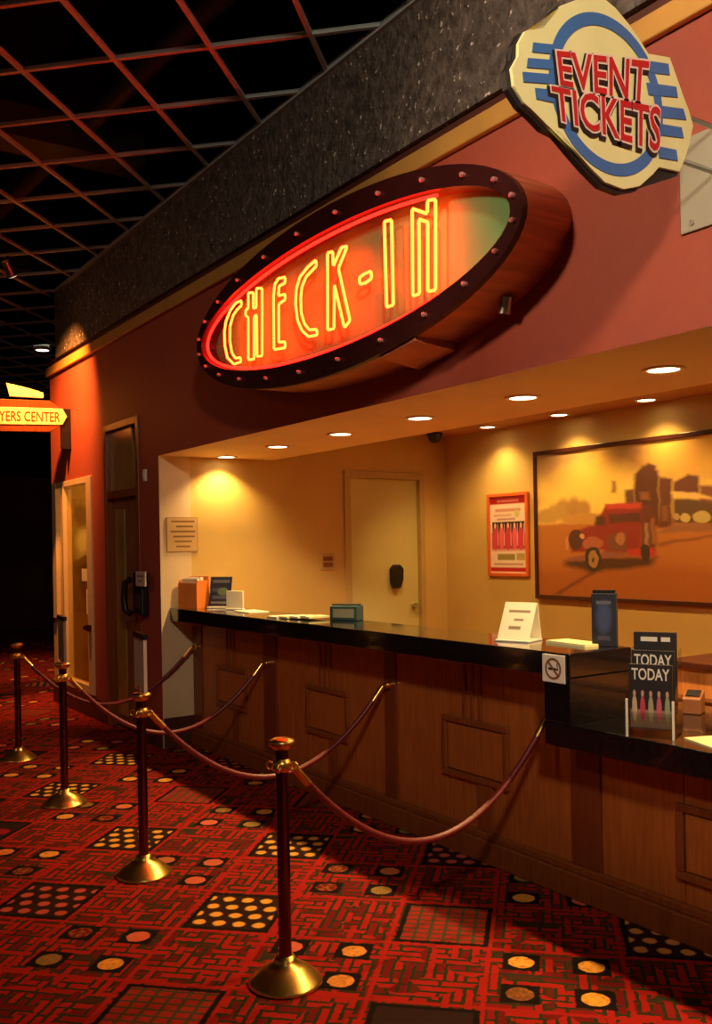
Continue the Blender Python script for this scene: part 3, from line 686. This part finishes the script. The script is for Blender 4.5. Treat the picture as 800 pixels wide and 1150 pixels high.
shp = [
    pe(110, 190, 130, 110, (.38, .22, .08), .5), pe(430, 180, 120, 100, (.30, .15, .05), .6), pe(700, 160, 200, 90, (.72, .40, .07), .5), pe(250, 330, 200, 120, (.95, .66, .12), .5),
    pgon([(-60, 480), (900, 430), (1500, 430), (1500, 900), (-60, 900)], (.46, .16, .03), 30),
    pgon([(-60, 560), (500, 640), (1500, 560), (1500, 900), (-60, 900)], (.40, .12, .02), 12),
    pe(90, 425, 30, 40, (.55, .33, .07), .9), pe(130, 410, 35, 50, (.50, .29, .07), .9), pe(180, 405, 35, 50, (.46, .25, .06), .9), pe(225, 415, 30, 48, (.48, .26, .06), .9), pe(60, 440, 50, 30, (.50, .30, .07), 1), pe(230, 450, 120, 25, (.55, .28, .06), 1.5),
    pgon([(352, 282), (368, 282), (370, 335), (350, 335)], (.30, .14, .04)),
    pgon([(410, 320), (452, 318), (455, 400), (410, 400)], MB_), pgon([(450, 250), (490, 215), (560, 235), (565, 480), (452, 480)], DK), pgon([(490, 222), (515, 200), (545, 214), (545, 240), (490, 240)], DK),
    pgon([(560, 265), (620, 270), (620, 490), (560, 490)], (.13, .04, .018)), pgon([(625, 285), (690, 250), (742, 262), (742, 340), (625, 330)], (.14, .045, .02)),
    pgon([(742, 300), (1100, 310), (1100, 470), (742, 440)], (.22, .08, .03)), pgon([(620, 330), (720, 332), (900, 380), (900, 395), (720, 358), (620, 355)], (.80, .50, .16)),
    pgon([(625, 360), (720, 362), (900, 400), (900, 480), (625, 470)], (.12, .06, .025)),
    pe(680, 445, 25, 22, (.55, .42, .14), 2), pe(755, 445, 40, 28, (.50, .38, .12), 2), pe(640, 440, 14, 16, (.45, .30, .10), 2),
    pgon([(480, 330), (520, 330), (520, 365), (480, 365)], (.26, .10, .04)), pgon([(575, 395), (600, 395), (600, 460), (575, 460)], (.24, .09, .035)), pgon([(620, 478), (1100, 470), (1100, 490), (550, 515)], (.30, .12, .05)),
    pgon([(550, 560), (900, 500), (900, 512), (560, 575)], (.26, .09, .02)), pgon([(90, 790), (300, 660), (318, 664), (120, 790)], (.20, .06, .02)),
    pgon([(140, 640), (300, 620), (550, 625), (520, 660), (260, 690), (140, 660)], (.09, .035, .015), 30),
    pgon([(480, 390), (520, 385), (550, 440), (545, 600), (480, 600)], (.14, .04, .02)), pgon([(500, 470), (512, 470), (512, 570), (500, 570)], (.45, .25, .12)), pgon([(528, 450), (540, 450), (545, 560), (530, 560)], (.36, .14, .06)),
    pgon([(165, 520), (250, 480), (320, 480), (320, 600), (240, 600), (170, 610)], RD), pgon([(275, 470), (322, 388), (480, 384), (484, 470), (480, 600), (320, 610)], RD), pgon([(322, 388), (480, 380), (482, 402), (326, 410)], (.55, .06, .04)),
    pgon([(282, 438), (318, 436), (318, 478), (276, 480)], (.09, .04, .02)), pgon([(335, 430), (480, 424), (480, 465), (335, 470)], (.11, .035, .02)), pgon([(330, 520), (420, 515), (420, 590), (330, 596)], (.20, .07, .03)),
    pe(390, 540, 22, 26, (.40, .16, .07), 2), pgon([(420, 585), (545, 580), (550, 622), (420, 615)], (.46, .04, .03)), pgon([(150, 625), (320, 600), (420, 600), (420, 615), (320, 625), (150, 645)], (.28, .10, .07)),
    pe(190, 545, 34, 46, (.10, .035, .02), 3), pe(215, 530, 10, 12, (.62, .34, .14), 2), pe(150, 560, 8, 30, (.60, .25, .12), 2), pe(265, 560, 48, 30, (.42, .12, .06), 2),
    pe(266, 630, 36, 54, (.05, .03, .015), 4), pe(268, 632, 22, 38, (.38, .20, .07), 3), pe(268, 632, 6, 12, (.12, .05, .02), 3), pe(500, 600, 22, 40, (.06, .03, .015), 3),
]
pp(box(cx0 - .002, cx1 + .002, PY, YB - .002, cz0 - .002, cz1 + .002), 'canvas', print_mat('painted canvas', SK, shp, (0, 2), .5, ((.66, .36, .07), 7)), 0)
# poster
qx0, qx1, qz0, qz1 = -6.455, -5.93, 1.30, 2.05
po = empty('poster', ((qx0 + qx1) / 2, YB, qz0)); tag(po, 'pink and black show poster in a thin orange frame left of the painting', 'poster')
def qp(m, name, mat, bevel=.003):
    o = m.build(name, mat, po, bevel); o.location -= po.location; return o
fr_ = .03
for bx in ((qx0, qx1, qz1 - fr_, qz1), (qx0, qx1, qz0, qz0 + fr_), (qx0, qx0 + fr_, qz0 + fr_, qz1 - fr_), (qx1 - fr_, qx1, qz0 + fr_, qz1 - fr_)):
    qp(box(bx[0], bx[1], YB - .03, YB - .001, bx[2], bx[3]), 'frame_bar', MT['pframe'])
pk = (.80, .12, .16); wh = (.86, .70, .55)
shp = [('r', 0, 1, .90, 1, (.50, .01, .012), 60), ('r', .2, .8, .925, .955, (.85, .25, .22), 60), ('r', 0, 1, .02, .075, (.50, .01, .012), 60),
       ('r', .06, .95, .33, .67, (.02, .01, .012), 60), ('r', .04, .98, .30, .52, (.55, .04, .06), 20)]
for k, x in enumerate((.14, .32, .50, .68, .85)):
    shp += [('e', x, .46, .07, .16, pk if k % 2 else (.62, .05, .09), 2), ('e', x, .62, .03, .035, (.85, .45, .35), 3), ('r', x + .07, x + .085, .36, .64, (.88, .55, .50), 50)]
shp += [('r', .15, .85, .80, .84, (.62, .30, .20), 60), ('r', .1, .6, .74, .77, (.70, .42, .30), 60), ('r', .2, .7, .69, .715, (.55, .25, .25), 60), ('e', .75, .77, .07, .05, (.62, .55, .22), 3),
        ('r', .2, .68, .17, .25, (.34, .26, .06), 50), ('r', .72, .95, .17, .26, (.50, .36, .12), 50), ('r', .1, .9, .105, .13, (.60, .30, .22), 60)]
qp(box(qx0 + .028, qx1 - .028, YB - .012, YB - .002, qz0 + .028, qz1 - .028), 'print', print_mat('poster print', wh, shp), 0)
# notice, switch plate, dome camera
lines = [('r', .0, 1, .0, .02, (.30, .16, .06), 90), ('r', 0, 1, .98, 1, (.30, .16, .06), 90), ('r', 0, .02, 0, 1, (.30, .16, .06), 90), ('r', .98, 1, 0, 1, (.30, .16, .06), 90)]
for k, (a0, a1) in enumerate(((.15, .9), (.3, .85), (.12, .92), (.2, .9), (.25, .8), (.3, .75))):
    z = .88 - k * .145; lines.append(('r', a0, a1, z - .025, z + .025, (.22, .11, .04), 60))
nt_ = tag(box(XS + .001, XS + .014, .055, .325, 1.575, 1.855).build('wall_notice', print_mat('notice print', (.60, .40, .16), lines, (1, 2))), 'tan wall notice with rows of small print beside the left jamb', 'notice')
sw = empty('switch_plate', (XS, 1.585, 1.385)); tag(sw, 'small brown switch plate left of the pale door', 'switch plate')
box(.001, .012, -.075, .075, 0, .155).build('plate', MT['dframe'], sw, .003)
for z in (.03, .085): box(.012, .018, -.05, .05, z, z + .04).build('switch', MT['brown'], sw, .003)
dm = empty('dome_camera', (-6.80, 2.62, ZI)); tag(dm, 'black security camera dome on the ceiling near the back corner', 'security camera')
mb().lathe([(0, 0), (.075, 0), (.075, -.02), (.065, -.03)], n=24).build('base_plate', MT['blackp'], dm)
mb().lathe([(.064, -.028), (.060, -.055), (.042, -.082), (.02, -.092), (0, -.094)], n=24).build('dome', MT['blackp'], dm)
# pillar: telephone, card, doorbell
ph = empty('wall_telephone', (-7.42, 0, 1.05)); tag(ph, 'black telephone hanging on the red pillar left of the opening', 'telephone')
mb().box(-.10, .10, -.07, -.001, .0, .36).build('phone_body', MT['blackp'], ph, .015)
mb().tube([(-.13, -.075, .30), (-.17, -.11, .27), (-.18, -.115, .15), (-.17, -.11, .04), (-.13, -.075, .01)], .028, 10).build('handset', MT['blackp'], ph)
mb().box(-.03, .07, -.078, -.07, .06, .18).build('keypad', MT['pipe'], ph)
tag(box(-7.40, -7.20, -.085, -.0715, 1.30, 1.42).build('instruction_card', print_mat('card print', (.62, .50, .44), [('r', .15, .85, .6, .75, (.25, .2, .18), 40), ('r', .2, .7, .3, .42, (.25, .2, .18), 40)])), 'small pale card above the black telephone', 'card')
db = empty('doorbell', (-7.35, 0, 2.16)); tag(db, 'tiny white bell push high on the red pillar', 'doorbell')
mb().box(-.03, .03, -.02, -.001, 0, .10).build('housing', MT['white'], db, .006); mb().cyl((0, -.02, .05), (0, -.026, .05), .014, n=12).build('button', MT['paper'], db)

# ================================================================== ITEMS ON THE COUNTER
# orange brochure box
t = empty('brochure_box', (-6.93, .22, ct)); tag(t, 'orange brochure box at the left end of the black counter', 'box')
mb().box(-.105, .105, -.07, -.06, 0, .20).box(-.105, .105, .06, .07, 0, .25).box(-.105, -.095, -.06, .06, 0, .22).box(.095, .105, -.06, .06, 0, .22).box(-.095, .095, -.06, .06, 0, .01).build('box_body', MT['orangebox'], t)
mb().box(-.09, .09, -.05, -.02, .012, .235).build('brochures', MT['paper'], t); mb().box(-.09, .09, -.01, .02, .012, .245).build('brochures', MT['white'], t)
t.rotation_euler.z = math.radians(20)
# blue flyer in stand
t = empty('flyer_stand', (-6.70, .33, ct), math.radians(35)); tag(t, 'blue flyer in a clear stand beside the orange box', 'flyer')
fl = [('r', .1, .9, .80, .90, (.25, .28, .40), 40), ('r', .1, .5, .5, .62, (.14, .16, .34), 40), ('e', .62, .5, .25, .14, (.25, .34, .26), 2), ('r', .15, .85, .25, .36, (.20, .20, .40), 30), ('r', .1, .9, .08, .16, (.42, .40, .46), 40)]
mb().prism([(-.095, .0, .018), (.095, .0, .018), (.095, .05, .245), (-.095, .05, .245)], (0, .003, -.001)).build('flyer', print_mat('flyer print', (.035, .045, .13), fl), t)
mb().prism([(-.10, -.004, .012), (.10, -.004, .012), (.10, .047, .25), (-.10, .047, .25)], (0, .002, -.0005)).build('clear_panel', MT['acrylic'], t)
mb().box(-.10, .10, -.02, .09, 0, .012).build('stand_base', MT['white'], t, .003)
# cream card block and flat papers
t = empty('card_holder', (-6.42, .33, ct), math.radians(30)); tag(t, 'small cream card holder standing right of the blue flyer', 'card holder')
mb().box(-.08, .08, -.02, .02, .0, .012).build('holder_base', MT['white'], t, .003); mb().box(-.075, .075, -.006, .012, .012, .145).build('card', MT['paper'], t, .002)
tag(mb().prism([(-6.30, .26, ct), (-6.02, .24, ct), (-6.0, .40, ct), (-6.28, .42, ct)], (0, 0, .006)).build('paper_stack', MT['paper']), 'thin stack of cream paper right of the card holder', 'papers')
t = empty('brochure_stack', (-5.34, .25, ct), math.radians(8)); tag(t, 'fanned cream brochures on the counter in front of the teal box', 'brochures')
for k in range(4): mb().prism([(-.22 + k * .1, -.09 + k * .01, k * .004), (-.10 + k * .1, -.10 + k * .01, k * .004), (-.06 + k * .1, .08, k * .004), (-.18 + k * .1, .09, k * .004)], (0, 0, .012)).build('brochure', MT['paper'] if k % 2 == 0 else MT['signcream'], t)
t = empty('tissue_box', (-4.97, .395, ct), math.radians(28)); tag(t, 'dark teal box on the counter below the pale door', 'box')
mb().box(-.10, .10, -.045, .045, 0, .095).build('box_body', MT['teal'], t, .006); mb().box(-.075, .075, -.048, -.045, .02, .075).build('front_print', MT['plate'], t); mb().box(-.09, .09, -.035, .035, .095, .105).build('lid', MT['blackp'], t, .003)
# white tent sign
t = empty('tent_sign', (-3.30, .27, ct), math.radians(18)); tag(t, 'white tilted paper sign on the black counter below the painting', 'sign')
tl = [('r', .18, .86, .72, .79, (.25, .20, .14), 40), ('r', .40, .70, .50, .56, (.25, .20, .14), 40), ('r', .28, .66, .27, .36, (.25, .20, .14), 40)]
mb().prism([(-.085, -.03, .012), (.085, -.03, .012), (.085, .06, .185), (-.085, .06, .185)], (0, .004, -.002)).build('paper', print_mat('tent print', (.86, .78, .62), tl), t)
mb().prism([(-.085, .065, .183), (.085, .065, .183), (.085, .10, .004), (-.085, .10, .004)], (0, .004, 0)).build('back_leaf', MT['paper'], t)
mb().box(-.09, .09, -.045, .105, 0, .010).build('stand_base', MT['white'], t, .003)
tag(mb().prism([(-3.16, .33, ct), (-2.90, .31, ct), (-2.87, .43, ct), (-3.14, .45, ct)], (0, 0, .012)).build('paper_stack', MT['signcream']), 'pale paper stack between the tent sign and dark blue box', 'papers')
t = empty('brochure_tower', (-2.87, .41, ct + .0), math.radians(30)); tag(t, 'tall dark blue leaflet holder at the step of the counter', 'leaflet holder')
mb().box(-.055, .055, -.02, .02, 0, .24).build('holder_body', print_mat('navy leaflet print', (.010, .012, .028), [('e', .5, .55, .3, .3, (.04, .06, .16), .8), ('r', .2, .8, .80, .86, (.12, .12, .16), 40), ('r', .25, .75, .12, .2, (.06, .06, .09), 40)]), t, .003)
mb().box(-.05, .05, -.012, .012, .24, .255).build('leaflets', MT['blackp'], t)
# no smoking plate
ns = empty('no_smoking_sign', (-2.857, .07, 1.055)); tag(ns, 'small white no smoking plate on the black counter edge', 'sign')
mb().box(-.066, .066, -.006, -.0005, -.06, .06).build('plate', MT['white'], ns, .002)
n = 40
A1 = [(.047 * math.cos(2 * PI * i / n), -.008, .047 * math.sin(2 * PI * i / n)) for i in range(n)]; A2 = [(.037 * math.cos(2 * PI * i / n), -.008, .037 * math.sin(2 * PI * i / n)) for i in range(n)]
mb().add(A1 + A2, [(i, (i + 1) % n, (i + 1) % n + n, i + n) for i in range(n)]).prism([(-.033, -.0078, .026), (-.026, -.0078, .033), (.033, -.0078, -.026), (.026, -.0078, -.033)], (0, -.001, 0)).build('ban_ring', MT['brown'], ns)
mb().prism([(-.028, -.0065, -.006), (.018, -.0065, -.006), (.018, -.0065, .004), (-.028, -.0065, .004)], (0, -.0008, 0)).prism([(.020, -.0065, -.006), (.028, -.0065, -.006), (.028, -.0065, .004), (.020, -.0065, .004)], (0, -.0008, 0)).prism([(.022, -.0065, .008), (.027, -.0065, .008), (.024, -.0065, .024), (.019, -.0065, .024)], (0, -.0008, 0)).build('cigarette', MT['blackp'], ns)
# TODAY brochure rack
t = empty('today_brochure_rack', (-2.42, .17, lt), math.radians(27)); tag(t, 'clear tiered rack of black TODAY brochures on the lower countertop', 'brochure rack')
for s in (-1, 1): mb().prism([(s * .095, -.07, 0), (s * .095, .09, 0), (s * .095, .09, .34), (s * .095, .06, .34), (s * .095, -.07, .13)], (.004 * -s, 0, 0)).build('side_panel', MT['acrylic'], t)
mb().box(-.091, .091, -.07, .09, 0, .008).build('base_panel', MT['acrylic'], t)
mb().box(-.091, .091, -.07, -.066, .008, .10).build('front_panel', MT['acrylic'], t)
for x in (-.0885, .0885): mb().box(x - .004, x + .004, -.074, -.066, 0, .15).build('edge_strip', MT['white'], t)
for k, (y, z0, z1) in enumerate(((-.045, .03, .285), (.005, .05, .335), (.05, .08, .405))):
    rows = [('r', .02, .98, .02, .30, (.28, .20, .16), 30)]
    cols = [(.55, .42, .30), (.50, .06, .10), (.40, .36, .22), (.60, .12, .18), (.30, .34, .20)]
    for j in range(5): rows.append(('e', .12 + j * .19, .32, .06, .20, cols[j], 2)); rows.append(('e', .12 + j * .19, .55, .035, .05, (.55, .32, .24), 2))
    br = mb().box(-.083, .083, y, y + .02, z0, z1).build('brochure_pack', print_mat('today cover', (.014, .012, .014), rows), t)
    m = mb(); tp = z1 - .015; hgt = .045 if k < 2 else .026
    if k < 2: text_on(m, 'TODAY', (-.072, y - .0015, tp), (.072, y - .0015, tp), (.072, y - .0015, tp - hgt), (-.072, y - .0015, tp - hgt), (0, 0, 0), .015)
    else:
        for a0, a1 in ((-.055, .01), (.025, .06)): m.box(a0, a1, y - .0015, y - .0005, tp - .022, tp - .004)
    m.build('title_lettering' if k < 2 else 'title_block', MT['white'], br)
tag(mb().prism([(-2.30, .20, lt), (-2.05, .10, lt), (-1.98, .26, lt), (-2.24, .34, lt)], (0, 0, .006)).build('flyer_sheet', MT['signcream']), 'cream flyer sheet lying beside the brochure rack', 'papers')
tag(mb().prism([(-2.20, .27, lt + .0065), (-1.95, .22, lt + .0065), (-1.90, .40, lt + .0065), (-2.15, .44, lt + .0065)], (0, 0, .004)).build('red_leaflet', MT['pframe']), 'red leaflet on top of the cream flyer', 'leaflet')
t = empty('card_reader', (-2.62, .70, lt), math.radians(25)); tag(t, 'small dark card reader on the lower countertop behind the rack', 'card reader')
mb().prism([(-.04, -.05, 0), (-.04, .05, 0), (-.04, .05, .10), (-.04, -.05, .07)], (.08, 0, 0)).build('body', MT['brown'], t, .006); mb().prism([(-.03, -.03, .0785), (.03, -.03, .0785), (.03, .03, .0965), (-.03, .03, .0965)], (0, -.001, .003)).build('screen', MT['blackp'], t)

# ================================================================== STANCHIONS AND ROPES
ST = [(-7.41, -1.043), (-5.924, -1.134), (-4.402, -1.201), (-3.0, -1.200)]
SL = ['brass stanchion farthest from the camera, cut near the left edge', 'brass stanchion with a sign plate, second from the far end', 'brass stanchion with a pale sign plate, third from the far end', 'nearest brass stanchion, large in the foreground']
protos = None
def make_st():
    t = empty('stanchion')
    mb().lathe([(0, 0), (.135, 0), (.137, .008), (.130, .016), (.118, .026), (.095, .046), (.070, .062), (.048, .072), (.040, .085), (.034, .10), (0, .10)], n=40).build('base', MT['brass'], t)
    mb().lathe([(.024, .09), (.024, .86)], n=24).build('pole', MT['brassd'], t)
    mb().lathe([(.024, .855), (.034, .862), (.046, .872), (.048, .882), (.046, .890), (.030, .897), (0, .90)], n=28).build('cap', MT['brass'], t)
    mb().lathe([(.024, .775), (.034, .780), (.036, .79), (.036, .805), (.032, .815), (.024, .822)], n=28).build('collar', MT['brass'], t)
    rg = mb()
    for k in range(4):
        a = PI / 2 * k + PI / 4
        rg.tube([(.032 * math.cos(a) + .014 * math.cos(a) * (1 - math.cos(q)) - .0 * math.sin(a), .032 * math.sin(a) + .014 * math.sin(a) * (1 - math.cos(q)), .795 + .014 * math.sin(q)) for q in [2 * PI * j / 14 for j in range(14)]], .004, 6, True)
    rg.build('rope_ring', MT['brass'], t)
    return t
p0 = make_st()
for i, (x, y) in enumerate(ST):
    t = p0 if i == 0 else copy_tree(p0)
    t.location = (x, y, 0); tag(t, SL[i], 'stanchion', 'rope stanchions')
    if i in (1, 2):
        vd = math.atan2(y - CAM.y, x - CAM.x) + math.radians(9 if i == 1 else 12)
        sf = mb().box(-.11, .11, -.008, .008, .905, 1.175).build('sign_plate', MT['paper' if i == 2 else 'plate'], t); sf.rotation_euler.z = vd
        mb().box(-.118, .118, -.012, .012, 1.165, 1.19).build('top_rail', MT['blackp'], sf); mb().box(-.02, .02, -.012, .012, .895, .93).build('clip', MT['brass'], sf)
HK = [(-6.95, .205, .81), (-5.77, .205, .785), (-4.325, .205, .795), (-3.04, .205, .80)]
RL = ['red velvet rope from the farthest stanchion to the left end of the counter', 'red velvet rope from the second stanchion to the counter', 'red velvet rope from the third stanchion to the counter, passing behind the nearest one', 'red velvet rope from the nearest stanchion to the counter, in the foreground']
for i, ((x, y), h_) in enumerate(zip(ST, HK)):
    a = Vector((x, y, .79)); b = Vector(h_); d = (b - a); dh = Vector((d.x, d.y, 0)).normalized()
    a = a + dh * .045
    t = empty('velvet_rope', (x, y, 0)); tag(t, RL[i], 'rope', 'velvet ropes')
    sag = .41
    pts = []
    for k in range(41):
        q = k / 40; e = 4 * q * (1 - q)
        pts.append(a.lerp(b, q) - Vector((0, 0, sag * e)) - Vector((x, y, 0)))
    mb().tube(pts[1:-1], .014, 12).build('rope', MT['rope'], t)
    for seg in (pts[:3], pts[-3:]):
        m = mb().tube(seg, .0155, 12); m.build('rope_end', MT['brass'], t)
